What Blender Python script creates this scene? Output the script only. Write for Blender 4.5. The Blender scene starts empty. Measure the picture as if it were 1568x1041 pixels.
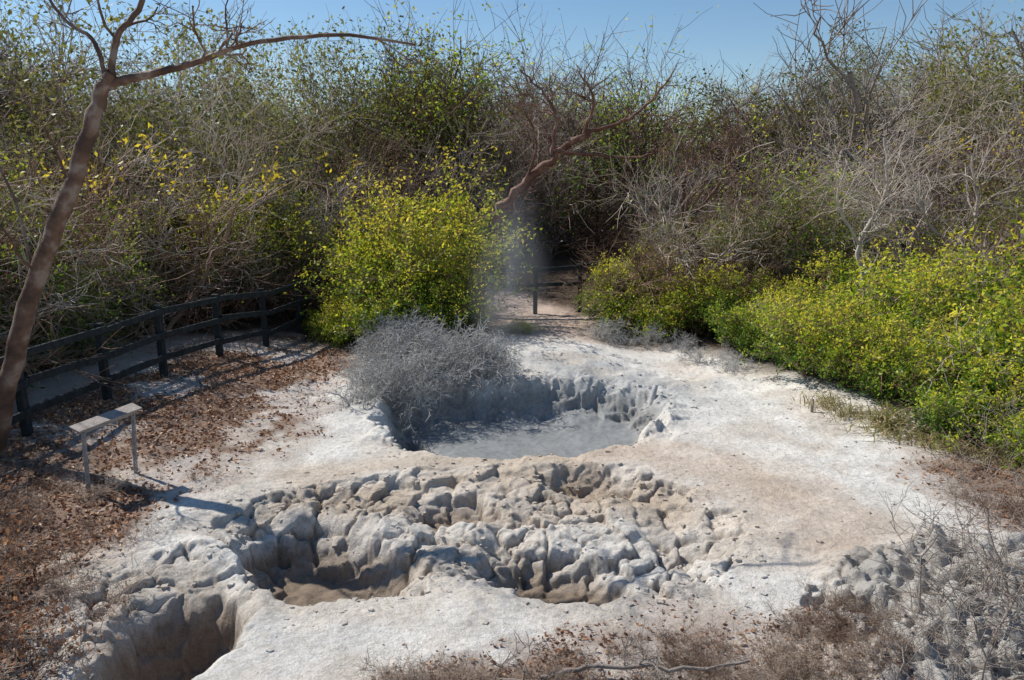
import bpy, math, numpy as np
from mathutils import Vector
scene=bpy.context.scene
R=np.random.RandomState(7)
rad=math.radians
# ---------------------------------------------------------------- noise
def h2(xi,yi,s):
    h=(xi*374761393+yi*668265263+s*974634777)&0xffffffff
    h=((h^(h>>13))*1274126177)&0xffffffff
    h=((h^(h>>15))*2246822519)&0xffffffff
    return ((h^(h>>16))&0xffffff)/float(0xffffff)
def vn(x,y,s=0):
    xf=np.floor(x);yf=np.floor(y);xi=xf.astype(np.int64);yi=yf.astype(np.int64)
    u=x-xf;v=y-yf;u=u*u*u*(u*(u*6-15)+10);v=v*v*v*(v*(v*6-15)+10)
    a=h2(xi,yi,s);b=h2(xi+1,yi,s);c=h2(xi,yi+1,s);d=h2(xi+1,yi+1,s)
    return (a+(b-a)*u)*(1-v)+(c+(d-c)*u)*v
def fbm(x,y,f,o=4,s=0,g=.5):
    t=0;a=1;n=0
    for i in range(o):
        t=t+a*(vn(x*f+i*17.3,y*f-i*9.1,s+i)*2-1);n+=a;a*=g;f*=2.03
    return t/n
def voro(x,y,f,s=0):
    x=x*f;y=y*f;xf=np.floor(x).astype(np.int64);yf=np.floor(y).astype(np.int64)
    F1=np.full(x.shape,9.);F2=np.full(x.shape,9.);ID=np.zeros(x.shape);CX=np.zeros(x.shape);CY=np.zeros(x.shape)
    for i in(-1,0,1):
        for j in(-1,0,1):
            cx=xf+i;cy=yf+j
            px=cx+.02+.96*h2(cx,cy,s);py=cy+.02+.96*h2(cx,cy,s+5)
            d=np.hypot(px-x,py-y);r=h2(cx,cy,s+9)
            n=d<F1
            F2=np.where(n,F1,np.minimum(F2,d));ID=np.where(n,r,ID);CX=np.where(n,px,CX);CY=np.where(n,py,CY);F1=np.where(n,d,F1)
    a=ID*40.
    tilt=((x-CX)*np.cos(a)+(y-CY)*np.sin(a))/f
    return F1,F2,ID,CX/f,CY/f,tilt
def ss(a,b,x):
    t=np.clip((x-a)/(b-a),0,1);return t*t*(3-2*t)
def sdp(x,y,P):
    P=np.array(P,float);n=len(P);d=np.full(x.shape,1e9);ins=np.zeros(x.shape,bool)
    for i in range(n):
        a=P[i];b=P[(i+1)%n];e=b-a
        wx=x-a[0];wy=y-a[1];t=np.clip((wx*e[0]+wy*e[1])/(e@e),0,1)
        d=np.minimum(d,(wx-e[0]*t)**2+(wy-e[1]*t)**2)
        if a[1]!=b[1]:
            c=((a[1]>y)!=(b[1]>y))&(x<(b[0]-a[0])*(y-a[1])/(b[1]-a[1])+a[0]);ins^=c
    d=np.sqrt(d);return np.where(ins,-d,d)
def sdl(x,y,P):
    d=np.full(x.shape,1e9)
    for i in range(len(P)-1):
        a=np.array(P[i],float);e=np.array(P[i+1],float)-a
        wx=x-a[0];wy=y-a[1];t=np.clip((wx*e[0]+wy*e[1])/(e@e),0,1)
        d=np.minimum(d,np.hypot(wx-e[0]*t,wy-e[1]*t))
    return d
MAIN=[(-2.95,7.6),(-2.75,8.15),(-2.3,8.65),(-1.5,9.0),(-.7,9.15),(.3,9.3),(1.4,9.1),(2.04,8.4),(2.3,7.5),(2.1,6.8),(1.6,6.35),(.8,6.15),(.1,6.35),(-.4,6.6),(-1.05,6.3),(-1.7,6.15),(-2.2,6.45),(-2.7,7.05)]
PITA=[(-2.6,7.65),(-2.1,7.9),(-1.5,7.6),(-.9,7.0),(-.95,6.4),(-1.7,6.1),(-2.25,6.4),(-2.65,7.1)]
PITB=[(-.35,7.0),(.2,7.3),(.85,7.15),(1.15,6.6),(.9,6.15),(.35,6.2),(-.15,6.5)]
PITC=[(-1.15,8.1),(-.85,8.7),(-.35,8.6),(-.15,7.95),(-.65,7.65)]
PITD=[(.3,8.95),(.6,9.35),(1.3,9.25),(1.4,8.8),(.9,8.5)]
PITE=[(1.25,7.9),(1.7,8.3),(2.0,7.8),(1.95,7.1),(1.55,6.75),(1.3,7.1)]
FDEP=[(-3.4,7.0),(-2.95,7.2),(-2.5,6.6),(-2.2,6.05),(-2.1,5.6),(-2.35,5.05),(-3.0,5.0),(-3.4,5.5),(-3.6,6.3)]
PITF=[(-3.05,6.3),(-2.6,6.45),(-2.25,6.1),(-2.15,5.5),(-2.4,5.0),(-2.95,5.0),(-3.2,5.6)]
PITG=[(2.4,5.9),(2.6,6.3),(3.0,6.2),(3.1,5.8),(2.7,5.6)]
POOL=[(-1.9,11.0),(-1.4,10.05),(-.3,9.7),(.65,9.75),(1.45,10.2),(2.1,11.0),(2.4,12.0),(2.2,12.9),(1.6,13.3),(.75,13.4),(0,13.2),(-.95,13.2),(-2.0,12.5)]
HOLL=[(-1.95,11.3),(-1.6,10.6),(-1.1,10.35),(-.95,10.9),(-1.2,11.5),(-1.6,11.9)]
LIT1=[(-3.2,16.5),(-2.9,13.4),(-2.75,10.6),(-3.5,8.75),(-3.85,7.85),(-3.95,6.95),(-3.7,5.9),(-3.4,4.9),(-3.2,0),(-20,0),(-20,16.5)]
LIT2=[(-.9,4.9),(.08,5.35),(.85,5.8),(1.4,6.0),(2.1,5.95),(2.5,5.5),(3,3),(2,0),(-3,0),(-1.5,4.4)]
LIT3=[(4.7,9.2),(5.3,10),(8,11.5),(14,11),(14,6),(6,6.6),(4.7,7.2)]
RUB=[(2.25,5.9),(3.0,6.9),(4.4,7.25),(8,7.2),(9,0),(2.5,0)]
def H(x,y,full=False):
    x=np.asarray(x,float);y=np.asarray(y,float)
    w1=.16*fbm(x,y,1.6,3,3);w2=.16*fbm(x,y,1.6,3,13)
    wx=x+w1;wy=y+w2
    near=(np.abs(x)<9)&(y>2)&(y<17)
    z=.05*fbm(x,y,.35,3,1)+.022*fbm(x,y,1.7,4,2)
    z=z+.22*ss(2.4,5.0,-x-.25*np.clip(y-10,-3,5))*ss(7,11,y)
    z=z+.25*ss(3.8,6.5,x+.35*(y-12))*ss(8,12,y)
    z=z+.22*ss(13.3,15.5,y)*ss(2.8,1.0,np.abs(x+.0))*ss(20,16,y)
    r=np.clip(y-23,0,60);z=z+r*.11-np.clip(y-70,0,40)*.04
    z=z+.06*np.clip(np.abs(x)-9,0,45)
    z=z+.35*fbm(x,y,.12,3,31)*ss(23,33,y)
    z=z-.05*np.clip(4-y,0,20)
    F1,F2,ID,FX,FY,FT=voro(x+.14*fbm(x,y,1.8,5,41,.6),y+.14*fbm(x,y,1.8,5,47,.6),2.9,3)
    G1,G2,GD,GX,GY,GT=voro(x+.06*fbm(x,y,4,4,51,.6),y+.06*fbm(x,y,4,4,57,.6),6.2,8)
    e=np.clip(F2-F1,0,1);e2=np.clip(G2-G1,0,1)
    def sde(P):
        a=sdp(x+.6*w1,y+.6*w2,P)
        return a,[a,sdp(FX,FY,P),sdp(GX,GY,P)]
    sdm,sm=sde(MAIN);sdf,sf=sde(FDEP)
    def wall(S,d,w):
        f=lambda s:ss(.12,-w,s)
        return d*(.30*f(S[1])+.38*f(S[2])+.32*f(S[0]))
    z=z-wall(sm,.13,.25)-wall(sf,.10,.3)
    rub=ss(.1,-.4,sdp(wx,wy,RUB))
    crk=np.maximum(ss(.16,-.02,.5*sdm+.5*sm[1]),.9*ss(.14,-.05,.5*sdf+.5*sf[1]))
    pits=0;flo=np.zeros(x.shape)
    for P,d,w in((PITA,.45,.30),(PITB,.32,.28),(PITC,.26,.16),(PITD,.20,.14),(PITE,.14,.3),(PITF,.66,.26),(PITG,.3,.25)):
        s,S=sde(P)
        pits=pits+wall(S,d,w)
        flo=np.maximum(flo,ss(-.12,-.32,s)*(d>.25))
    sp,SP=sde(POOL)
    qp=wall(SP,1.,.34)
    pool=ss(-.22,-.46,sp+.10*fbm(x,y,2.4,3,205))
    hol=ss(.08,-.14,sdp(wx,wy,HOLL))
    z=z-pits-.52*qp-.28*hol
    z=z+.05*np.exp(-((sp-.06)/.14)**2)*(.2+ID)*ss(10.2,11,y)
    rd=sdl(wx,wy,[(-2.3,8.1),(-1.7,7.95),(-1.1,7.7),(-.4,7.6),(.3,7.75),(1.1,7.6)])
    rd2=sdl(wx,wy,[(-.8,6.75),(-.55,7.15),(-.3,7.5)])
    rd3=sdl(wx,wy,[(-3.0,7.2),(-2.5,6.7),(-2.1,6.2),(-2.0,5.8)])
    z=z+.07*np.exp(-(rd/.2)**2)+.09*np.exp(-(rd2/.18)**2)+.05*np.exp(-(rd3/.16)**2)
    k=crk*(1-.8*flo)
    gate=ss(.30,.6,vn(x*1.1,y*1.1,77))*.8+.2
    crack=1-ss(.0,.075,e*(.4+1.2*vn(x*4,y*4,5)))
    crack2=1-ss(.0,.10,e2*(.4+1.2*vn(x*6,y*6,6)))
    z=z+k*((ID-.5)*.055+FT*.24+.012*ss(0,.3,e)-.10*crack*gate)
    z=z+k*((GD-.5)*.024+GT*.26*gate-.028*crack2*gate)
    z=z+k*.035*fbm(x,y,4,4,61)+flo*.05*fbm(x,y,4,3,62)
    kp=np.exp(-((sp+.1)/.40)**2)*(1-pool)*ss(10.0,10.8,y+.15*np.abs(x))
    z=z+kp*((ID-.5)*.10+FT*.3+.02*ss(0,.3,e2)-.05*crack+.10*fbm(x,y,3,3,66))
    z=z+(pool)*(.04*fbm(x,y,1.6,4,69)+.008*fbm(x,y,9,3,70))
    z=z+rub*near*(.14+.18*fbm(x,y,1.6,3,71)+.03*ss(0,.3,e2)+.07*(GD-.5)+GT*.6+.08*(ID-.5)-.04*crack2-.07*crack)
    z=z+(.008*fbm(x,y,9,3,81)+.007*fbm(x,y,22,2,91))*(1-.8*pool)
    bank=ss(2.6,.3,sp)*ss(11.5,13,y)
    z=z+bank*.10*fbm(x,y,1.8,4,93)
    if not full: return z
    def mix(c,col,m): return c*(1-m[...,None])+np.array(col)*m[...,None]
    n1=vn(x*1.3,y*1.3,101);n2=vn(x*4,y*4,102);n3=fbm(x,y,2.5,4,103)
    c=np.ones(x.shape+(3,))*np.array((.86,.82,.755))
    c=mix(c,(.68,.58,.47),ss(.35,.9,n1+.4*n3)*.55)
    tan=ss(1.3,.2,sdl(x,y,[(1.3,9.7),(2.3,9.2),(3.0,8.2),(3.3,7.3)])+.6*n3)
    c=mix(c,(.60,.44,.31),tan*.6)
    tan=ss(.6,.1,sdl(x,y,[(-2.4,9.0),(-.9,9.5),(.3,9.6)])+.3*n3)
    c=mix(c,(.60,.47,.34),tan*.65)
    c=mix(c,(.58,.46,.34),ss(.1,-.2,sdm)*ss(7.6,8.3,y)*(.4+.5*n1))
    c=mix(c,(.64,.55,.45),ss(.1,-.2,sdm)*(.05+.4*n1))
    c=mix(c,(.50,.40,.30),ss(.1,-.25,sdf)*(.4+.4*n1)*ss(-.1,.15,rd3-.1))
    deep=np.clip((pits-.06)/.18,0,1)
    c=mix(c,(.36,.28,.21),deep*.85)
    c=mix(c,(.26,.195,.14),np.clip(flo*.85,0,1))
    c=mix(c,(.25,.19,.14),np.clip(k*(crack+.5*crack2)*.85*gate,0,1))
    gz=ss(1.6,.1,sp+.9*n3)*ss(10.6,12.4,y)
    c=mix(c,(.52,.52,.51),gz*.7)
    c=mix(c,(.37,.365,.35),ss(.02,-.15,sp))
    c=mix(c,(.27,.28,.28),pool*(.75+.25*n2))
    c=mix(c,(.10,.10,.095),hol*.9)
    c=mix(c,(.44,.415,.38),rub*.75)
    l=np.maximum(ss(.35,-.25,sdp(wx,wy,LIT1)+.7*n3),ss(.3,-.2,sdp(wx,wy,LIT2)+.5*n3))
    l=np.maximum(l,ss(.35,-.25,sdp(wx,wy,LIT3)+.6*n3))
    patch=ss(.34,.66,vn(x*.9+4,y*.9,120)+.4*n3)
    lt=l*(.15+.85*patch)
    pth=ss(.9,.4,sdl(x,y,[(-8,6),(-7.6,11),(-7,15),(-6,20)])+.2*n3)
    lt=lt*(1-pth)
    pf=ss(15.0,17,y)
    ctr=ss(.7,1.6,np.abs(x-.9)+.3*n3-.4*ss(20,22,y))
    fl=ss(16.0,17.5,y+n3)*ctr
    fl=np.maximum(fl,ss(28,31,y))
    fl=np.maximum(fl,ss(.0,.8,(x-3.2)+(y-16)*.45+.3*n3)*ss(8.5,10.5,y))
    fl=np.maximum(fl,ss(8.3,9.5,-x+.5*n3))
    c=mix(c,(.56,.40,.31),pf*.8)
    c=mix(c,(.58,.47,.40),l*.5)
    c=mix(c,(.24,.14,.09),lt*.85)
    c=mix(c,(.52,.42,.34),pth*l*.6)
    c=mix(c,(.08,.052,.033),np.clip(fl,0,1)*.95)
    c=c*(.88+.24*n2)[...,None]
    wet=np.clip(pool*.9+flo*.3,0,1)
    return z,c,lt,wet,fl
def hz(x,y): return float(H(np.array([x]),np.array([y]))[0])
# ---------------------------------------------------------------- materials
def newmat(name):
    m=bpy.data.materials.new(name);m.use_nodes=True;nt=m.node_tree
    for n in list(nt.nodes): nt.nodes.remove(n)
    o=nt.nodes.new('ShaderNodeOutputMaterial');return m,nt,o
def N(nt,t,**k):
    n=nt.nodes.new(t)
    for a,b in k.items(): setattr(n,a,b)
    return n
def noise(nt,scale,detail=4,coord='Object',rough=.6):
    tc=N(nt,'ShaderNodeTexCoord');n=N(nt,'ShaderNodeTexNoise')
    n.inputs['Scale'].default_value=scale;n.inputs['Detail'].default_value=detail;n.inputs['Roughness'].default_value=rough
    nt.links.new(tc.outputs[coord],n.inputs['Vector']);return n
def ramp(nt,fac,stops):
    r=N(nt,'ShaderNodeValToRGB');cr=r.color_ramp
    while len(cr.elements)<len(stops): cr.elements.new(.5)
    for e,(p,c) in zip(cr.elements,stops): e.position=p;e.color=(*c,1)
    nt.links.new(fac,r.inputs[0]);return r
def mulc(nt,a,b,t='MULTIPLY',f=1):
    m=N(nt,'ShaderNodeMix',data_type='RGBA',blend_type=t);m.inputs[0].default_value=f
    nt.links.new(a,m.inputs[6]);nt.links.new(b,m.inputs[7]);return m.outputs[2]
def ground_mat():
    m,nt,o=newmat('mud_and_earth');L=nt.links
    b=N(nt,'ShaderNodeBsdfPrincipled');a=N(nt,'ShaderNodeAttribute',attribute_name='Col');w=N(nt,'ShaderNodeAttribute',attribute_name='wet')
    n1=noise(nt,14,6,rough=.7);r1=ramp(nt,n1.outputs[0],[(.3,(.72,.69,.65)),(.52,(1,1,1)),(.75,(1.06,1.06,1.05))])
    n3=noise(nt,70,3,rough=.7);r3=ramp(nt,n3.outputs[0],[(.35,(.80,.79,.77)),(.58,(1.03,1.03,1.03))])
    c=mulc(nt,a.outputs['Color'],r1.outputs[0]);c=mulc(nt,c,r3.outputs[0]);L.new(c,b.inputs['Base Color'])
    mr=N(nt,'ShaderNodeMapRange');mr.inputs[3].default_value=.95;mr.inputs[4].default_value=.38
    L.new(w.outputs['Fac'],mr.inputs[0]);L.new(mr.outputs[0],b.inputs['Roughness'])
    n2=noise(nt,26,8,rough=.75);bp=N(nt,'ShaderNodeBump');bp.inputs['Distance'].default_value=.045
    ms=N(nt,'ShaderNodeMapRange');ms.inputs[3].default_value=.85;ms.inputs[4].default_value=.25;L.new(w.outputs['Fac'],ms.inputs[0]);L.new(ms.outputs[0],bp.inputs['Strength'])
    L.new(n2.outputs[0],bp.inputs['Height']);L.new(bp.outputs[0],b.inputs['Normal'])
    b.inputs['Specular IOR Level'].default_value=.2
    L.new(b.outputs[0],o.inputs[0]);return m
def bark_mat(name,stops,byrand=True,scale=6,bump=True):
    m,nt,o=newmat(name);L=nt.links;b=N(nt,'ShaderNodeBsdfPrincipled')
    n=noise(nt,scale,3)
    if byrand:
        oi=N(nt,'ShaderNodeObjectInfo');ad=N(nt,'ShaderNodeMath',operation='MULTIPLY_ADD');ad.inputs[1].default_value=.6
        L.new(n.outputs[0],ad.inputs[0]);sb=N(nt,'ShaderNodeMath',operation='SUBTRACT');sb.inputs[1].default_value=.3
        L.new(oi.outputs['Random'],sb.inputs[0]);L.new(sb.outputs[0],ad.inputs[2]);f=ad.outputs[0]
    else: f=n.outputs[0]
    r=ramp(nt,f,stops);L.new(r.outputs[0],b.inputs['Base Color']);b.inputs['Roughness'].default_value=.7
    b.inputs['Specular IOR Level'].default_value=.3
    if bump:
        bp=N(nt,'ShaderNodeBump');bp.inputs['Distance'].default_value=.02;bp.inputs['Strength'].default_value=.6
        n2=noise(nt,30,4);L.new(n2.outputs[0],bp.inputs['Height']);L.new(bp.outputs[0],b.inputs['Normal'])
    L.new(b.outputs[0],o.inputs[0]);return m
def leaf_mat(name,tr=.45):
    m,nt,o=newmat(name);L=nt.links
    a=N(nt,'ShaderNodeAttribute',attribute_name='Col');oi=N(nt,'ShaderNodeObjectInfo')
    hs=N(nt,'ShaderNodeHueSaturation');mr=N(nt,'ShaderNodeMapRange');mr.inputs[3].default_value=.72;mr.inputs[4].default_value=1.2
    L.new(oi.outputs['Random'],mr.inputs[0]);L.new(mr.outputs[0],hs.inputs['Value']);L.new(a.outputs['Color'],hs.inputs['Color'])
    hs.inputs['Saturation'].default_value=.97
    b=N(nt,'ShaderNodeBsdfPrincipled');b.inputs['Roughness'].default_value=.45;b.inputs['Specular IOR Level'].default_value=.3
    t=N(nt,'ShaderNodeBsdfTranslucent');x=N(nt,'ShaderNodeMixShader');x.inputs[0].default_value=tr
    L.new(hs.outputs[0],b.inputs['Base Color']);L.new(hs.outputs[0],t.inputs[0]);L.new(b.outputs[0],x.inputs[1]);L.new(t.outputs[0],x.inputs[2]);L.new(x.outputs[0],o.inputs[0]);return m
MG=ground_mat()
BARK_TH=bark_mat('thicket_bark',[(.0,(.06,.03,.02)),(.25,(.16,.08,.05)),(.5,(.31,.19,.125)),(.75,(.46,.34,.25)),(1,(.64,.55,.45))],True,3,False)
BARK_GR=bark_mat('grey_bark',[(.2,(.17,.13,.105)),(.8,(.40,.34,.29))],False)
BARK_PALE=bark_mat('pale_bark',[(.2,(.36,.28,.22)),(.8,(.64,.56,.48))],False)
BARK_RED=bark_mat('red_peeling_bark',[(.36,(.085,.05,.035)),(.5,(.17,.10,.07)),(.6,(.28,.22,.18)),(.7,(.20,.10,.06))],False,3)
BARK_GUM=bark_mat('gumbo_limbo_bark',[(.3,(.09,.04,.028)),(.5,(.19,.085,.055)),(.7,(.32,.20,.15))],False,3)
BARK_DUST=bark_mat('mud_dusted_twigs',[(.2,(.25,.24,.23)),(.8,(.62,.60,.575))],False,6,False)
BARK_DRY=bark_mat('dry_twig_bark',[(.1,(.13,.08,.055)),(.5,(.30,.205,.145)),(.9,(.50,.40,.31))],True,6,False)
LEAF=leaf_mat('shrub_leaf',.5);LIT=leaf_mat('dead_leaf',.15)
WOOD=bark_mat('dark_stained_wood',[(.3,(.010,.014,.016)),(.7,(.035,.042,.045))],False,9)
STEEL=bark_mat('weathered_steel',[(.3,(.20,.195,.19)),(.7,(.36,.35,.34))],False,20)
BOARD=bark_mat('weathered_board',[(.3,(.24,.20,.17)),(.7,(.38,.33,.29))],False,14)
# ---------------------------------------------------------------- mesh helpers
def build(name,parts,mats,smooth=True,parent=None,loc=None,obj=True):
    V=[];Q=[];MI=[];C=[];off=0
    for v,q,mi,c in parts:
        if len(v)==0: continue
        V.append(v);Q.append(q+off);MI.append(np.full(len(q),mi));off+=len(v)
        if c is None: c=np.full((len(v),3),.3)
        C.append(c)
    V=np.concatenate(V).astype(np.float32);Q=np.concatenate(Q).astype(np.int32);MI=np.concatenate(MI).astype(np.int32);C=np.concatenate(C)
    me=bpy.data.meshes.new(name);me.vertices.add(len(V));me.vertices.foreach_set('co',V.ravel())
    me.loops.add(Q.size);me.loops.foreach_set('vertex_index',Q.ravel())
    me.polygons.add(len(Q));me.polygons.foreach_set('loop_start',np.arange(0,Q.size,4,dtype=np.int32))
    me.polygons.foreach_set('loop_total',np.full(len(Q),4,dtype=np.int32))
    for m in mats: me.materials.append(m)
    me.polygons.foreach_set('material_index',MI)
    me.polygons.foreach_set('use_smooth',np.full(len(Q),smooth))
    at=me.color_attributes.new('Col','FLOAT_COLOR','POINT')
    at.data.foreach_set('color',np.concatenate([C,np.ones((len(C),1))],1).astype(np.float32).ravel())
    me.update(calc_edges=True)
    if not obj: return me
    return place(name,me,loc or (0,0,0),parent=parent)
def place(name,me,loc,rot=0,sc=1,parent=None,tilt=(0,0)):
    o=bpy.data.objects.new(name,me);scene.collection.objects.link(o)
    o.location=loc;o.rotation_euler=(tilt[0],tilt[1],rot);o.scale=(sc,)*3 if np.isscalar(sc) else sc
    if parent: o.parent=parent
    return o
def empty(name,loc=(0,0,0)):
    o=bpy.data.objects.new(name,None);scene.collection.objects.link(o);o.location=loc;o.empty_display_size=.2;return o
def nrm(v): return v/(math.sqrt(float(v@v))+1e-9)
def grow(out,tips,g,p,d,L,r,lvl,mx,nch,up,jit,ang=(25,65),lf=(.45,.75),minr=.003):
    k=7 if lvl==0 else (6 if lvl==1 else 4);st=L/(k-1)
    pts=[p];ds=[d];U=np.array((0,0,up[min(lvl,len(up)-1)]));J=g.normal(0,jit,(k,3))
    for i in range(1,k):
        d=nrm(d+J[i]+U);p=p+d*st;pts.append(p);ds.append(d)
    out.append((np.array(pts),np.linspace(r,r*.5,k),lvl))
    if lvl<mx:
        for c in range(nch[lvl]):
            t=g.uniform(.2,1)*(k-1);i=min(int(t),k-2);f=t-i;q=pts[i]*(1-f)+pts[i+1]*f
            dd=ds[i+1];a=rad(g.uniform(*ang));pr=g.normal(0,1,3);pr=nrm(pr-dd*float(pr@dd))
            grow(out,tips,g,q,nrm(dd*math.cos(a)+pr*math.sin(a)),L*g.uniform(*lf),max(r*(1-.5*t/(k-1))*.62,minr),lvl+1,mx,nch,up,jit,ang,lf,minr)
    if lvl>=mx-1: tips.append(pts[-1]);tips.append(pts[-2])
def tubes(out,sides=(7,5,3,3,3)):
    V=[];Q=[];off=0
    groups={}
    for pts,rs,l in out: groups.setdefault((len(pts),sides[min(l,len(sides)-1)]),[]).append((pts,rs))
    for (k,n),lst in groups.items():
        P=np.array([a for a,b in lst]);RS=np.array([b for a,b in lst]);m=len(P)
        t=np.gradient(P,axis=1);t/=np.linalg.norm(t,axis=2)[...,None]+1e-9
        ref=np.where((np.abs(t[:,0,2])>.7)[:,None],np.array((.31,.87,.38)),np.array((.1,.2,.97)))[:,None,:]
        a=np.cross(t,np.broadcast_to(ref,t.shape));a/=np.linalg.norm(a,axis=2)[...,None]+1e-9;b=np.cross(t,a)
        th=np.arange(n)*2*math.pi/n
        ring=P[:,:,None,:]+RS[:,:,None,None]*(np.cos(th)[:,None]*a[:,:,None,:]+np.sin(th)[:,None]*b[:,:,None,:])
        V.append(ring.reshape(-1,3))
        i=np.arange(k-1)[:,None]*n;j=np.arange(n)[None,:];j2=(j+1)%n
        q=np.stack([i+j,i+j2,i+n+j2,i+n+j],-1).reshape(-1,4)
        Q.append((q[None]+np.arange(m)[:,None,None]*(n*k)).reshape(-1,4)+off);off+=m*n*k
    return np.concatenate(V),np.concatenate(Q)
def leaves(g,C,size,cols,flat=0,asp=.5):
    n=len(C);u=g.normal(0,1,(n,3));u[:,2]*=(1-flat);u/=np.linalg.norm(u,axis=1)[:,None]
    w=g.normal(0,1,(n,3));w[:,2]*=(1-flat);w=w-u*(w*u).sum(1)[:,None];w/=np.linalg.norm(w,axis=1)[:,None]+1e-6
    s=(size*g.uniform(.6,1.3,n))[:,None];u=u*s*.5;w=w*s*.5*asp
    nn=np.cross(u,w);nn/=np.linalg.norm(nn,axis=1)[:,None]+1e-9
    V=np.stack([C-u,C+w-u*.1+nn*s*.12,C+u,C-w-u*.1+nn*s*.12],1).reshape(-1,3)
    return V,np.arange(4*n).reshape(-1,4),np.repeat(cols,4,0)
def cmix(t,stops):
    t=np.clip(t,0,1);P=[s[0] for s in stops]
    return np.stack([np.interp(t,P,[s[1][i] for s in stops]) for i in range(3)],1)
GREENYEL=[(0,(.045,.11,.014)),(.25,(.13,.26,.022)),(.5,(.38,.50,.03)),(.75,(.76,.72,.035)),(1,(.88,.70,.05))]
GREEN=[(0,(.04,.085,.014)),(.5,(.14,.23,.025)),(1,(.48,.48,.04))]
OLIVE=[(0,(.04,.055,.018)),(.5,(.10,.12,.03)),(1,(.26,.25,.045))]
YEL=[(0,(.80,.56,.015)),(1,(.9,.72,.03))]
GREY=[(0,(.22,.24,.21)),(1,(.4,.41,.38))]
def bare(seed,Ht,stems,nch,spread=.55,r=.05,up=(.05,.06,.03),jit=.16,lf=(.45,.75),leaf=None,nleaf=0,ls=.06,bark=None,stemL=.62,mx=3,rootr=.15,cb=.0,asp=.5,spr=.07,ang=(25,65),minr=.005):
    g=np.random.RandomState(seed);out=[];tips=[]
    for s in range(stems):
        a=g.uniform(0,6.28);sp=g.uniform(.15,spread)
        d=nrm(np.array((math.cos(a)*sp,math.sin(a)*sp,1)))
        grow(out,tips,g,np.array((math.cos(a)*rootr,math.sin(a)*rootr,-.15)),d,Ht*stemL*g.uniform(.65,1.15),r*g.uniform(.6,1.1),0,mx,nch,up,jit,ang,lf,minr)
    v,q=tubes(out);parts=[(v,q,0,None)]
    if leaf:
        T=np.array(tips)
        if leaf is YEL: T=T[T[:,2]>np.percentile(T[:,2],82)];T=T[g.permutation(len(T))[:max(8,len(T)//8)]]
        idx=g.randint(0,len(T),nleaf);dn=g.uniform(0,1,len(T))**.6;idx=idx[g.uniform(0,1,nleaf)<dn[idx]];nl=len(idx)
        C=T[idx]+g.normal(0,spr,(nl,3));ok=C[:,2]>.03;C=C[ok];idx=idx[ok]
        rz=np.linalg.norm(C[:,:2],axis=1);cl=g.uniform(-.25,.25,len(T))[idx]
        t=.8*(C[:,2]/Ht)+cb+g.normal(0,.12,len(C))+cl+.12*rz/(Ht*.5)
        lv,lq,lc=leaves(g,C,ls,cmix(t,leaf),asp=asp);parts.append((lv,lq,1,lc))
    return build('m',parts,[bark or BARK_TH,LEAF],obj=False)
# ---------------------------------------------------------------- ground
def axis(lo,hi,step,mn,mx,g=1.06):
    c=list(np.arange(lo,hi,step));s=step;x=c[-1]
    while x<mx: s*=g;x+=s;c.append(x)
    s=step;x=lo;f=[]
    while x>mn: s*=g;x-=s;f.append(x)
    return np.array(f[::-1]+c)
xs=axis(-4.3,4.5,.016,-350,350,1.07);ys=np.concatenate([axis(4.6,9.4,.014,-60,9.4,1.08)[:-1],axis(9.4,13.8,.023,9.4,420,1.05)])
ys=np.unique(ys);ys=ys[np.concatenate([[True],np.diff(ys)>.004])]
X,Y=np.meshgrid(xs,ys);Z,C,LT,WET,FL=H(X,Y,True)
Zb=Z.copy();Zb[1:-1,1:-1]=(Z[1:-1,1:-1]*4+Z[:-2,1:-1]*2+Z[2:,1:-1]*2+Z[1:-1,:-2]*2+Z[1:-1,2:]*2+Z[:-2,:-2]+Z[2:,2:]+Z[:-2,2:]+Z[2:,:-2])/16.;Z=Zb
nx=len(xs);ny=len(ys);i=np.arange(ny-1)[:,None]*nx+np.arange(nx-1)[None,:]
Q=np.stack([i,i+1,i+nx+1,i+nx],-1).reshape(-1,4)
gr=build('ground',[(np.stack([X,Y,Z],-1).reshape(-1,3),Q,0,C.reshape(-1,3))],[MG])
w=gr.data.attributes.new('wet','FLOAT','POINT');w.data.foreach_set('value',WET.astype(np.float32).ravel())
# ---------------------------------------------------------------- scatter litter
def scatter(name,n,xr,yr,size,stops,mask=lambda lt,x,y:lt,seed=1,flat=.5,lift=.012):
    g=np.random.RandomState(seed);x=g.uniform(*xr,n);y=g.uniform(*yr,n);z,c,lt,wt,fl=H(x,y,True)
    k=g.uniform(0,1,n)<mask(lt,x,y)*(.2+.8*vn(x*3,y*3,5));P=np.stack([x,y,z+g.uniform(.2,2,n)*lift],1)[k]
    t=g.uniform(0,1,len(P))
    v,q,c=leaves(g,P,size,cmix(t,stops),flat=flat,asp=.6);return build(name,[(v,q,0,c)],[LIT],smooth=False)
DEAD=[(0,(.14,.06,.035)),(.4,(.34,.15,.07)),(.75,(.54,.27,.12)),(1,(.64,.46,.30))]
scatter('leaf_litter',55000,(-8.5,-2.2),(4.6,16),.06,DEAD,seed=2)
scatter('leaf_litter',30000,(-3,3.4),(4.2,6.5),.04,DEAD,seed=3)
scatter('leaf_litter',16000,(4,10),(6.5,11.5),.055,DEAD,seed=4)
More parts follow.
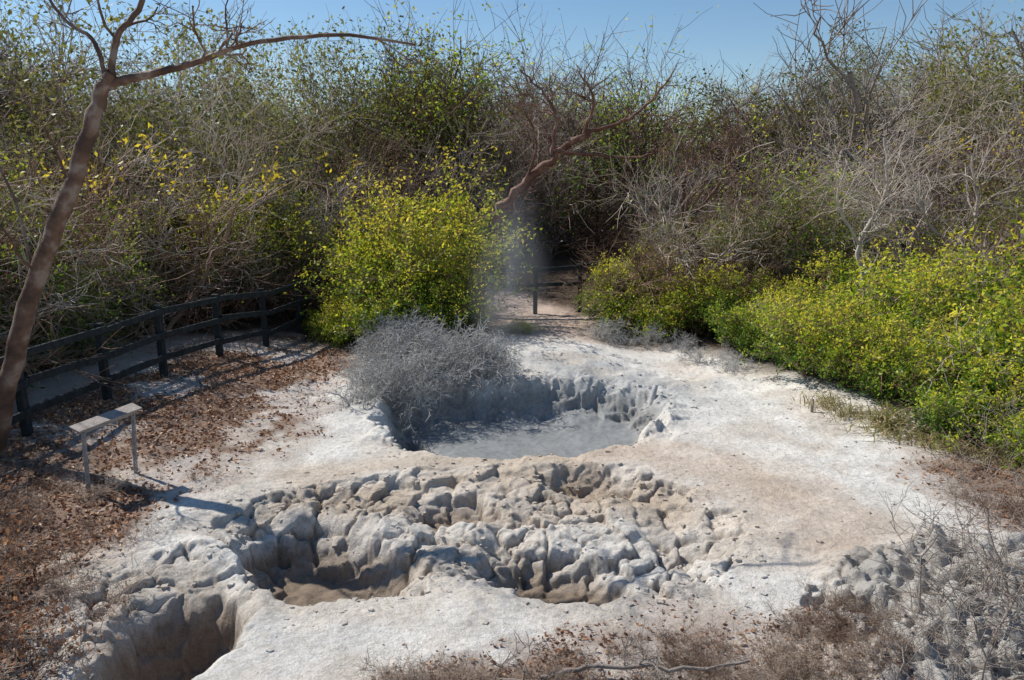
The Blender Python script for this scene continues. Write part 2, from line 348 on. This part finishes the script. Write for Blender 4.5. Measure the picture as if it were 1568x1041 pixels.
def clods(name,n,seed):
    g=np.random.RandomState(seed);x=g.uniform(-4.2,6,n);y=g.uniform(5,15,n)
    z,c,lt,wt,fl=H(x,y,True);s1=sdp(x,y,MAIN);s2=sdp(x,y,POOL);s3=sdp(x,y,RUB);s4=sdp(x,y,FDEP)
    pr=.08+.6*np.exp(-(np.minimum(np.abs(s1),np.abs(s2))/.3)**2)+.3*(s1<0)+.7*(s3<0)+.3*(s4<0);pr*=(wt<.2)*(fl<.3)
    k=g.uniform(0,1,n)<pr;P=np.stack([x,y,z],1)[k];col=c[k]*1.0;m=len(P)
    base=np.array([(a,b,cc) for a in(-1,1) for b in(-1,1) for cc in(-1,1)],float)*.62
    f=np.array([(0,1,3,2),(4,6,7,5),(0,4,5,1),(2,3,7,6),(0,2,6,4),(1,5,7,3)])
    s=.006+.034*g.uniform(0,1,m)**4
    V=base[None]*g.uniform(.5,1.2,(m,8,1))*s[:,None,None]*np.array((1.2,1.2,.8))
    a=g.uniform(0,6.28,m);ca,sa=np.cos(a)[:,None],np.sin(a)[:,None]
    V=np.stack([V[...,0]*ca-V[...,1]*sa,V[...,0]*sa+V[...,1]*ca,V[...,2]],-1)+P[:,None,:]
    QQ=(f[None]+np.arange(m)[:,None,None]*8).reshape(-1,4)
    return build(name,[(V.reshape(-1,3),QQ,0,np.repeat(col,8,0))],[MG],smooth=False)
clods('mud_clods',17000,11)
# ---------------------------------------------------------------- plant variants
TH=[bare(100+i,5.5,5,(6,5,4),spread=.7,r=.055,jit=.2,minr=.0085) for i in range(4)]
TH+=[bare(110+i,5.8,3,(6,5,4),spread=.6,r=.085,jit=.22,minr=.010,bark=BARK_PALE) for i in range(2)]
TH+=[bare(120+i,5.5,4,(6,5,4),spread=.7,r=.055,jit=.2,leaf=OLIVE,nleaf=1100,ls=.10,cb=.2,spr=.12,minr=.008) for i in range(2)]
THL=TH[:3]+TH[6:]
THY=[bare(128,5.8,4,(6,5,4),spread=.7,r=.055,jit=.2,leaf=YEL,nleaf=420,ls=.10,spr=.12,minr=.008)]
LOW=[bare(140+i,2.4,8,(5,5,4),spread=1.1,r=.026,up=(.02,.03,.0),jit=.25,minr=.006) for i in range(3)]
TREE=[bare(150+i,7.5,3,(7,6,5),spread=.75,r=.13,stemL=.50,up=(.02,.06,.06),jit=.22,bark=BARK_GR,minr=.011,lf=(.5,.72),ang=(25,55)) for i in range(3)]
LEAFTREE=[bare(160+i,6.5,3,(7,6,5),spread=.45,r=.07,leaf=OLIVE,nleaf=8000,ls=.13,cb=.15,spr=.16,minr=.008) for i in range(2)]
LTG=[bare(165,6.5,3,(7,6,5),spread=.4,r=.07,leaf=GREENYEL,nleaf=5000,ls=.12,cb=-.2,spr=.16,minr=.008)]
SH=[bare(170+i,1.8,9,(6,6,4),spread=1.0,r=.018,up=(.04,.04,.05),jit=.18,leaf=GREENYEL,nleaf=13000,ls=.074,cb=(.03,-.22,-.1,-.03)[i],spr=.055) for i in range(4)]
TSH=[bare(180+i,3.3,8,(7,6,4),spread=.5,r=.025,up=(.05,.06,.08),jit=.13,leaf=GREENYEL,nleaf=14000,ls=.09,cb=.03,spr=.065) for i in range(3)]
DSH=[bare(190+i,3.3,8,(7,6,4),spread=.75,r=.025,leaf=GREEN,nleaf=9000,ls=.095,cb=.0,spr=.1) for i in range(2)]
DUST=[bare(200+i,1.3,7,(6,5,4),spread=1.6,r=.018,up=(.0,-.05,-.08),jit=.27,bark=BARK_DUST,leaf=GREY,nleaf=400,ls=.04,minr=.005) for i in range(3)]
DRY=[bare(210+i,.55,9,(5,4,3),spread=2.6,r=.007,up=(.0,-.03,-.04),jit=.28,bark=BARK_DRY,lf=(.5,.85),minr=.0024) for i in range(3)]
def put(parent,meshes,x,y,s,name,tilt=.08):
    m=meshes[R.randint(len(meshes))]
    if not np.isscalar(s): sc=s
    else: sc=(s*R.uniform(.9,1.15),s*R.uniform(.9,1.15),s)
    return place(name,m,(x,y,hz(x,y)-.02),R.uniform(0,6.28),sc,parent,(R.normal(0,tilt),R.normal(0,tilt)))
th=empty('bare_thicket');n=0
while n<350:
    y=18.5+40*R.uniform()**1.25;x=R.uniform(-1,1)*(.72*y+3)
    if abs(x-.9)<2.4 and y<27.5: continue
    if x>-4.5 and x<3 and y<20.5: continue
    s=.98*R.uniform(.55,1.2)*(.85+.35*vn(np.array([x*.15]),np.array([y*.15]),9)[0])
    if y>28: s*=1.12
    if x>2 and y<25: s*=.74
    elif x>-5 and y<24: s*=.72
    q=R.uniform()
    put(th,TH if q<.87 else (THY if q<.90 else (LEAFTREE if q<.96 else LTG)),x,y,s*(.9 if q>.87 else 1),'thicket_plant',.14);n+=1
for k in range(140):
    y=17+18*R.uniform();x=R.uniform(-1,1)*(.72*y+3)
    if abs(x-.9)<2.4 and y<27.5: continue
    if -4.5<x<3 and y<19: continue
    put(th,LOW,x,y,R.uniform(.8,1.4),'understory_plant')
for k in range(40):
    y=R.uniform(9,19);x=-R.uniform(8.6,8.8+.35*y)
    put(th,THL,x,y,R.uniform(.7,1.0),'thicket_plant')
    y=R.uniform(13,20);x=R.uniform(8.5,8.5+.5*y)
    put(th,LOW if k%2 else TH,x,y,R.uniform(.5,.72),'thicket_plant')
for (x,y,s) in [(11.3,27.5,1.65),(5.6,33,1.3),(3.4,34,1.3),(19.5,30,1.5),(24,32,1.55),(-20,28,1.4),(-13,31,1.35),(-23,27,1.4),(-16,28,1.35),(16,31,1.35),(8.0,33,1.15),(1.2,36,1.25),(-6,33,1.25)]:
    put(None,TREE,x,y,s,'bare_tree',.03)
for (x,y,s) in [(13.4,24,1.18),(15.0,25,1.28),(16.2,25,1.25),(12,24,.95),(-7.6,16.5,1.15),(-9.2,15.5,1.2)]: put(None,THY,x,y,s,'yellow_flowering_tree',.03)
for (x,y,s) in [(-9.8,25,1.15),(-12.5,24,1.15),(-17,24,1.25),(-8.0,29,1.15),(-14.5,21,1.1),(-19,26,1.3),(-11,20.5,.95),(-5.5,27,.95)]: put(None,LEAFTREE,x,y,s,'olive_tree',.03)
for (x,y,s) in [(-3.3,32,1.25),(-1.9,33,1.2),(-2.6,30,1.0)]: put(None,LTG,x,y,s,'light_green_tree',.03)
sh=empty('green_shrub_mass')
for (x,y,s) in [(3.6,17.6,.85),(3.9,16.8,.75),(4.5,17.5,.95),(4.5,15.8,.75),(5.3,16.5,.9),(4.7,14.3,.65),(5.6,15.1,.85),(5.2,13.1,.7),(6.2,14.0,.95),(5.5,12.2,.8),(6.5,12.8,1.0),(7.4,13.6,1.05),
   (6.1,11.5,.85),(7.1,11.9,1.1),(8.2,12.6,1.15),(6.5,10.8,.9),(7.6,11.0,1.15),(8.7,11.6,1.2),(7.3,10.1,1.0),(8.3,10.3,1.1),(6.2,17.5,.9),(7,16.5,1.0),(8.3,15,1.1),(9.4,13.5,1.15),(9.6,11.5,1.2),(10.5,14,1.1),
   (6.1,10.3,.6),(6.7,9.7,.7),(7.4,9.2,.8),(8.1,9.4,.9),(5.9,12.9,.85),(4.9,15.2,.75),(6.5,9.1,.5),(7.2,8.6,.6)]:
    put(sh,SH,x,y,s*R.uniform(.75,1.2),'shrub')
for (x,y,s) in [(-2.2,17.6,.95),(-1.6,17.3,.75),(-3.0,18.2,.72),(-1.8,18.3,1.1)]: put(None,TSH,x,y,s,'tall_yellow_green_shrub')
for (x,y,s) in [(-1.4,16.3,.75),(-2.7,16.4,.85),(-3.6,16.8,.6),(-1.9,16.2,.9),(-4.1,17.3,.45)]: put(None,SH,x,y,s,'green_shrub')
for (x,y,s) in [(2.4,18.2,.9),(3.0,18.4,1.05),(2.6,17.3,.75),(3.3,17.3,.7),(.2,16.9,.22)]: put(None,SH,x,y,s,'green_shrub')
for (x,y,s) in [(-7.2,19.5,1.05),(-6.6,20.2,1.05),(-8.0,20.5,1.0)]: put(None,TSH,x,y,s,'tall_yellow_green_shrub')
dk=empty('dark_green_shrub_mass')
for (x,y,s) in [(-9.3,14.5,.95),(-10.4,16,1.05),(-9.0,17,.95),(-11.5,14,1.0),(-8.6,12.3,.8),(-9.8,12,1.0),(-10.5,18.5,1.0),(-8.4,16,.7),(-6.4,18.8,.6),(-5.4,19.8,.7),(8.5,20,.8),(12,19,.9),(6,21,.8),(14,22,1),(-12.5,17,1.1),(-8.9,10.8,.85),(-10.2,10.5,1.0),(-9.2,13.4,1.15),(-11.5,18,1.2),(-9.0,9.4,.85),(10,18,.8),(7.6,18.5,.7),(-8.2,14,.75)]: put(dk,DSH,x,y,s,'shrub')
du=empty('mud_dusted_brush')
for k in range(18):
    x=R.uniform(-2.7,-.5);y=R.uniform(13.3,15.4)
    put(du,DUST,x,y,R.uniform(.5,1.1),'brush',.2)
for (x,y) in [(-2.2,12.7),(-1.6,12.9),(-2.3,13.3),(-1.2,13.1),(-2.3,12.0),(-1.9,12.3)]: put(du,DUST,x,y,.8,'brush',.2)
for (x,y) in [(1.9,16.4),(2.3,16.6),(2.7,16.2)]: put(du,DUST,x,y,.6,'brush',.2)
for (x,y) in [(3.6,14.6),(4.1,13.9),(3.3,15.6)]: put(du,DUST,x,y,.45,'brush',.2)
db=empty('dry_brush')
for k in range(130):
    x=R.uniform(-1.0,2.7);y=R.uniform(4.3,5.05)+.30*max(0,x)
    put(db,DRY,x,y,R.uniform(.3,.65),'brush',.2)
for k in range(70):
    x=R.uniform(-7.5,-3.5);y=R.uniform(4.8,9.0)
    put(db,DRY,x,y,R.uniform(.4,.9),'brush',.2)
for k in range(18):
    x=R.uniform(2.6,5.4);y=R.uniform(4.4,6.4)
    put(db,DRY,x,y,R.uniform(.3,.7),'brush',.2)
for k in range(28):
    x=R.uniform(5.0,8);y=R.uniform(7.2,9.6)
    put(db,DRY,x,y,R.uniform(.5,.9),'brush',.2)
DL=[bare(230+i,1.1,6,(5,4,3),spread=1.3,r=.010,bark=BARK_DRY,leaf=DEAD,nleaf=560,ls=.055,spr=.03,jit=.2,minr=.003) for i in range(2)]
for (x,y,s) in [(-3.8,5.2,.8),(-4.3,5.8,1),(-3.6,4.7,.8),(-4.8,6.6,.9),(-5.4,7.4,.8),(-4.4,5.0,1.1),(-6,8,.8),(-3.45,5.0,.6),(-4.0,4.6,1.1),(-5.0,5.9,1.1),(-4.2,6.6,.6),(-3.3,4.6,.7)]:
    o=put(None,DL,x,y,s,'dead_leaf_shrub')
NB=[bare(240+i,1.5,3,(5,4,3),spread=.8,r=.014,bark=BARK_GR,jit=.28,up=(.02,0,0),lf=(.5,.85),minr=.0032) for i in range(2)]
for (x,y,s) in [(3.1,4.8,.95),(3.6,5.2,1.05),(4.1,5.8,.9),(2.7,4.6,.6),(6.0,8.6,.9),(6.9,9.3,1.2),(3.3,5.6,.8)]:
    put(None,NB,x,y,s,'bare_shrub')
# ---------------------------------------------------------------- modelled trees from limb paths
def limbtree(name,limbs,mat,seed,twig=(3,4,4),tl=.9,leafn=0,leafst=None,tr=.018,wob=.05):
    g=np.random.RandomState(seed);out=[];tips=[]
    for P,r0,r1,dens in limbs:
        P=np.array(P,float);k=len(P);t=np.linspace(0,k-1,(k-1)*6+1)
        pp=np.vstack([2*P[0]-P[1],P,2*P[-1]-P[-2]]);pts=[]
        for s in t:
            i=min(int(s),k-2);f=s-i;a,b,c,d=pp[i],pp[i+1],pp[i+2],pp[i+3]
            pts.append(.5*((2*b)+(-a+c)*f+(2*a-5*b+4*c-d)*f*f+(-a+3*b-3*c+d)*f**3))
        pts=np.array(pts)+g.normal(0,r0*wob,(len(pts),3));rs=np.linspace(r0,r1,len(pts))*g.uniform(.94,1.07,len(pts))
        out.append((pts,rs,0))
        for _ in range(dens):
            i=g.randint(int(len(pts)*.35),len(pts)-1);dd=nrm(pts[i+1]-pts[i]);pr=g.normal(0,1,3);pr=nrm(pr-dd*float(pr@dd))
            grow(out,tips,g,pts[i],nrm(dd*.6+pr*.8+np.array((0,0,.2))),tl*g.uniform(.5,1.2),min(rs[i]*.5,tr),1,3,(0,)+tuple(twig[1:]),(.0,.03,.02),.25,minr=.004)
    v,q=tubes(out,(12,6,4,3));parts=[(v,q,0,None)]
    if leafn:
        T=np.array(tips);C=T[g.randint(0,len(T),leafn)]+g.normal(0,.05,(leafn,3));lv,lq,lc=leaves(g,C,.06,cmix(g.uniform(.3,1,leafn),leafst));parts.append((lv,lq,1,lc))
    return build(name,parts,[mat,LEAF])
limbtree('leaning_bare_tree',[
 ([(-6.45,9.3,-.2),(-6.12,9.3,.9),(-5.65,9.3,2.2),(-5.1,9.3,3.3),(-4.66,9.3,4.3),(-4.47,9.3,4.62)],.12,.075,2),
 ([(-4.52,9.3,4.5),(-4.0,9.25,4.62),(-3.5,9.2,4.72),(-2.9,9.2,4.92),(-1.9,9.1,5.0),(-1.05,9.1,4.9)],.05,.012,8),
 ([(-4.49,9.3,4.45),(-4.4,9.35,5.0),(-4.1,9.4,5.4),(-3.9,9.5,6.2)],.045,.02,4),
 ([(-4.52,9.3,4.45),(-4.62,9.3,4.95),(-4.95,9.35,5.2),(-5.3,9.4,5.7)],.03,.012,6),
 ([(-5.6,9.3,2.3),(-5.9,9.6,3.2),(-6.3,9.8,4.0),(-6.6,10,4.8)],.02,.008,8)],BARK_RED,5,leafn=90,leafst=YEL,tl=.75,wob=.1)
limbtree('overhanging_tree',[
 ([(-7.6,6.6,-.3),(-6.6,6.4,2),(-5.2,6.2,3.9),(-4.25,6.1,4.5),(-3.75,6.1,4.8),(-3.1,6.1,5.4)],.12,.06,4)],BARK_GR,6)
limbtree('gumbo_limbo_tree',[
 ([(-3.4,20.5,.0),(-2.3,20.5,1.2),(-1.2,20.5,2.07),(-.4,20.5,2.6),(.3,20.5,3.25),(1.0,20.5,3.95),(1.85,20.5,4.6)],.16,.08,5),
 ([(1.0,20.5,4.0),(1.1,20.5,4.9),(.8,20.5,5.5),(.2,20.7,6.1)],.055,.018,9),
 ([(1.8,20.5,4.55),(2.5,20.5,4.75),(3.3,20.5,5.2),(4,20.7,6.0)],.06,.018,9),
 ([(1.8,20.5,4.55),(2.0,20.3,5.4),(1.6,20.3,6.0)],.045,.015,6),
 ([(1.2,20.5,4.1),(2.3,20.2,4.0),(3.3,20,4.0),(3.9,19.9,4.5)],.05,.015,7),
 ([(.3,20.5,3.25),(.6,20.4,4.3),(.2,20.4,5.3)],.045,.012,6)],BARK_GUM,8,tl=1.1,wob=.3)
limbtree('bare_tree',[([(4.8,19.5,0),(4.6,19.5,1.6),(4.1,19.5,2.8),(4.4,19.6,4.2)],.08,.03,14),([(4.3,19.5,2.4),(5,19.4,3.4),(5.6,19.4,4.6)],.045,.015,12)],BARK_GUM,9,tl=1.2,wob=.3)
limbtree('bare_tree',[([(6.4,15.2,.2),(6.75,15.2,1.3),(6.6,15.2,2.2),(7.0,15.2,3.2),(6.9,15.2,4.2)],.055,.018,14),([(6.65,15.2,2.2),(6.1,15.1,3),(6.2,15.1,3.8)],.03,.01,8)],BARK_PALE,10,tl=1.1,wob=.4)
limbtree('bare_tree',[([(9.5,17.2,.2),(9.3,17.2,1.6),(9.9,17.2,2.6),(9.7,17.2,3.9)],.07,.02,14),([(9.5,17.2,2.0),(8.8,17.2,2.7),(8.6,17.2,3.8)],.04,.012,9)],BARK_PALE,14,tl=1.2,wob=.4)
for pts in ([(.2,4.95),(.6,5.05),(1.2,5.0),(1.7,5.1)],[(-.4,4.8),(0,4.9),(.4,4.78)]):
    limbtree('fallen_branch',[([(x,y,hz(x,y)+.06+.02*i) for i,(x,y) in enumerate(pts)],.02,.01,3)],BARK_GR,int(pts[0][0]*10)+30,tl=.3,tr=.006,wob=.4)
limbtree('mud_covered_log',[([(2.25,12.5,hz(2.25,12.5)-.05),(2.3,12.6,hz(2.25,12.5)+.12),(2.37,12.7,hz(2.25,12.5)+.28)],.055,.04,0)],BARK_DUST,40)
# ---------------------------------------------------------------- box helper
def box(a,b,w,h,roll=0):
    a=np.array(a,float);b=np.array(b,float);d=nrm(b-a);up=np.array((0,0,1.)) if abs(d[2])<.9 else np.array((0,1.,0))
    s=nrm(np.cross(d,up));u=np.cross(s,d);V=[];bv=min(w,h)*.12
    s,u=s*math.cos(roll)+u*math.sin(roll),u*math.cos(roll)-s*math.sin(roll)
    prof=[(-w/2+bv,-h/2),(w/2-bv,-h/2),(w/2,-h/2+bv),(w/2,h/2-bv),(w/2-bv,h/2),(-w/2+bv,h/2),(-w/2,h/2-bv),(-w/2,-h/2+bv)]
    for p in(a,b):
        for x,y in prof: V.append(p+s*x+u*y)
    Q=[(i,(i+1)%8,(i+1)%8+8,i+8) for i in range(8)]
    Q+=[(0,7,6,1),(1,6,5,2),(2,5,4,3),(8,9,14,15),(9,10,13,14),(10,11,12,13)]
    return np.array(V),np.array(Q),0,None
def fence(name,posts,hh,rails,side):
    e=empty(name,(posts[0][0],posts[0][1],hz(*posts[0])));e0=np.array(e.location)
    zs=[hz(*p) for p in posts];g=np.random.RandomState(3)
    for i,(x,y) in enumerate(posts):
        lx,ly=g.normal(0,.05,2)
        v,q,m,c=box((x,y,zs[i]-.3),(x+lx,y+ly,zs[i]+hh),.11,.11);build('post',[(v-e0,q,m,c)],[WOOD],False,parent=e)
    for i in range(len(posts)-1):
        a=posts[i];b=posts[i+1]
        for r in rails:
            dr=g.normal(0,.02)
            v,q,m,c=box((a[0]+side[0],a[1]+side[1],zs[i]+r+dr),(b[0]+side[0],b[1]+side[1],zs[i+1]+r),.045,.10)
            build('rail',[(v-e0,q,m,c)],[WOOD],False,parent=e)
fence('wooden_fence',[(-6.7,8.3),(-6.35,10.0),(-6.1,11.6),(-5.8,12.9),(-5.45,14.5),(-5.0,15.9),(-4.75,17.4),(-4.4,19.0),(-3.9,20.6)],1.18,(1.09,.70,.32),(.08,0))
fence('wooden_fence',[(-1.4,20.6),(.6,20.4),(1.75,20.3),(3.4,20.6)],1.25,(1.17,.75),(0,-.08))
z0=hz(-4.72,8.3);e=empty('interpretive_sign',(-4.6,8.6,z0));e0=np.array(e.location)
def part(nm,bx,mat): v,q,m,c=bx;build(nm,[(v-e0,q,m,c)],[mat],False,parent=e)
part('post_1',box((-4.72,8.35,z0-.2),(-4.70,8.35,z0+.70),.04,.03),STEEL)
part('post_2',box((-4.43,8.85,z0-.2),(-4.38,8.85,z0+.80),.04,.03),STEEL)
part('board',box((-4.77,8.3,z0+.74),(-4.36,8.92,z0+.83),.20,.022,-.15),BOARD)
part('frame',box((-4.72,8.34,z0+.69),(-4.37,8.87,z0+.77),.03,.03),STEEL)
z1=hz(4.5,11.5);build('marker_stake',[box((4.5,11.5,z1-.1),(4.5,11.5,z1+.2),.04,.04)],[BOARD],False)
def rosette(name,x,y,n,L,seed,st,w0=.022,up=.3,sc=0):
    g=np.random.RandomState(seed);V=[];Q=[];C=[];o=0
    for i in range(n):
        bx=x+g.normal(0,sc);by=y+g.normal(0,sc)
        a=g.uniform(0,6.28);el=g.uniform(up,1.4);l=L*g.uniform(.5,1.1);p=np.array((bx,by,hz(bx,by) if (i%8==0 or sc==0) else zz));zz=p[2];K=6;s=np.array((-math.sin(a),math.cos(a),0));col=cmix(np.array([g.uniform()]),st)[0]
        for k in range(K):
            w=w0*(1-k/(K-1))**.6+.002;V+= [p-s*w,p+s*w];C+=[col,col]
            if k<K-1: Q.append((o+2*k,o+2*k+1,o+2*k+3,o+2*k+2))
            e_=el-.32*k;p=p+np.array((math.cos(a)*math.cos(e_),math.sin(a)*math.cos(e_),math.sin(e_)))*l/(K-1)
        o+=2*K
    build(name,[(np.array(V),np.array(Q),0,np.array(C))],[LEAF])
RS=[(0,(.16,.18,.06)),(.4,(.34,.30,.12)),(1,(.58,.46,.28))]
for i,(x,y,l) in enumerate([(5.2,10.6,.5),(5.55,10.2,.5)]): rosette('spiky_plant',x,y,36,l,i+60,RS)
for i,(x,y,l) in enumerate([(4.9,11.2,.35),(5.1,10.4,.35),(5.8,9.7,.35),(4.8,11.8,.3),(6.2,9.3,.35),(5.4,10.8,.4),(5.5,9.9,.4)]): rosette('dry_grass_tuft',x,y,130,l,i+80,RS,.006,.7,.18)
# ---------------------------------------------------------------- steam : soft noisy volume
bpy.ops.mesh.primitive_uv_sphere_add(segments=32,ring_count=16,radius=1,location=(-.1,14.9,1.6));st=bpy.context.object;st.name='steam_cloud';st.scale=(.95,1.5,2.6)
m,nt,o=newmat('steam');L=nt.links;vs=N(nt,'ShaderNodeVolumeScatter');vs.inputs['Color'].default_value=(.99,.99,1,1)
tc=N(nt,'ShaderNodeTexCoord');n=N(nt,'ShaderNodeTexNoise');n.inputs['Scale'].default_value=1.8;n.inputs['Detail'].default_value=2
L.new(tc.outputs['Object'],n.inputs['Vector']);ln=N(nt,'ShaderNodeVectorMath',operation='LENGTH');L.new(tc.outputs['Object'],ln.inputs[0])
f=N(nt,'ShaderNodeMapRange',interpolation_type='SMOOTHSTEP');f.inputs[1].default_value=1;f.inputs[2].default_value=.1;f.inputs[3].default_value=0;f.inputs[4].default_value=1;L.new(ln.outputs['Value'],f.inputs[0])
r=N(nt,'ShaderNodeMapRange');r.inputs[1].default_value=.38;r.inputs[2].default_value=.68;r.inputs[3].default_value=0;r.inputs[4].default_value=.32;L.new(n.outputs[0],r.inputs[0])
mm=N(nt,'ShaderNodeMath',operation='MULTIPLY');L.new(f.outputs[0],mm.inputs[0]);L.new(r.outputs[0],mm.inputs[1]);L.new(mm.outputs[0],vs.inputs['Density']);L.new(vs.outputs[0],o.inputs['Volume'])
st.data.materials.append(m)
# ---------------------------------------------------------------- light, world, camera
S=Vector((-.86,.50,0)).normalized();el=rad(47);S=Vector((S.x*math.cos(el),S.y*math.cos(el),math.sin(el)))
ld=bpy.data.lights.new('sun','SUN');ld.energy=5.0;ld.angle=rad(.53);ld.color=(1,.965,.90)
lo=bpy.data.objects.new('sun',ld);scene.collection.objects.link(lo);lo.rotation_euler=(-S).to_track_quat('-Z','Y').to_euler();lo.location=(-10,10,20)
wd=bpy.data.worlds.new('World');scene.world=wd;wd.use_nodes=True;nt=wd.node_tree;bg=nt.nodes['Background']
sk=nt.nodes.new('ShaderNodeTexSky');sk.sky_type='NISHITA';sk.sun_disc=False;sk.sun_elevation=el;sk.sun_rotation=math.atan2(S.x,S.y);sk.air_density=1.0;sk.dust_density=.1;sk.ozone_density=2.0
hs=nt.nodes.new('ShaderNodeHueSaturation');hs.inputs['Saturation'].default_value=1.15
nt.links.new(sk.outputs[0],hs.inputs['Color']);nt.links.new(hs.outputs[0],bg.inputs[0]);bg.inputs[1].default_value=.11
cd=bpy.data.cameras.new('camera');cd.lens=28;cd.sensor_width=36;cd.clip_end=2000;co=bpy.data.objects.new('camera',cd);scene.collection.objects.link(co)
co.location=(0,0,3.5);co.rotation_euler=(rad(78.4),0,0);scene.camera=co
scene.view_settings.view_transform='Standard';scene.view_settings.look='None';scene.view_settings.exposure=0
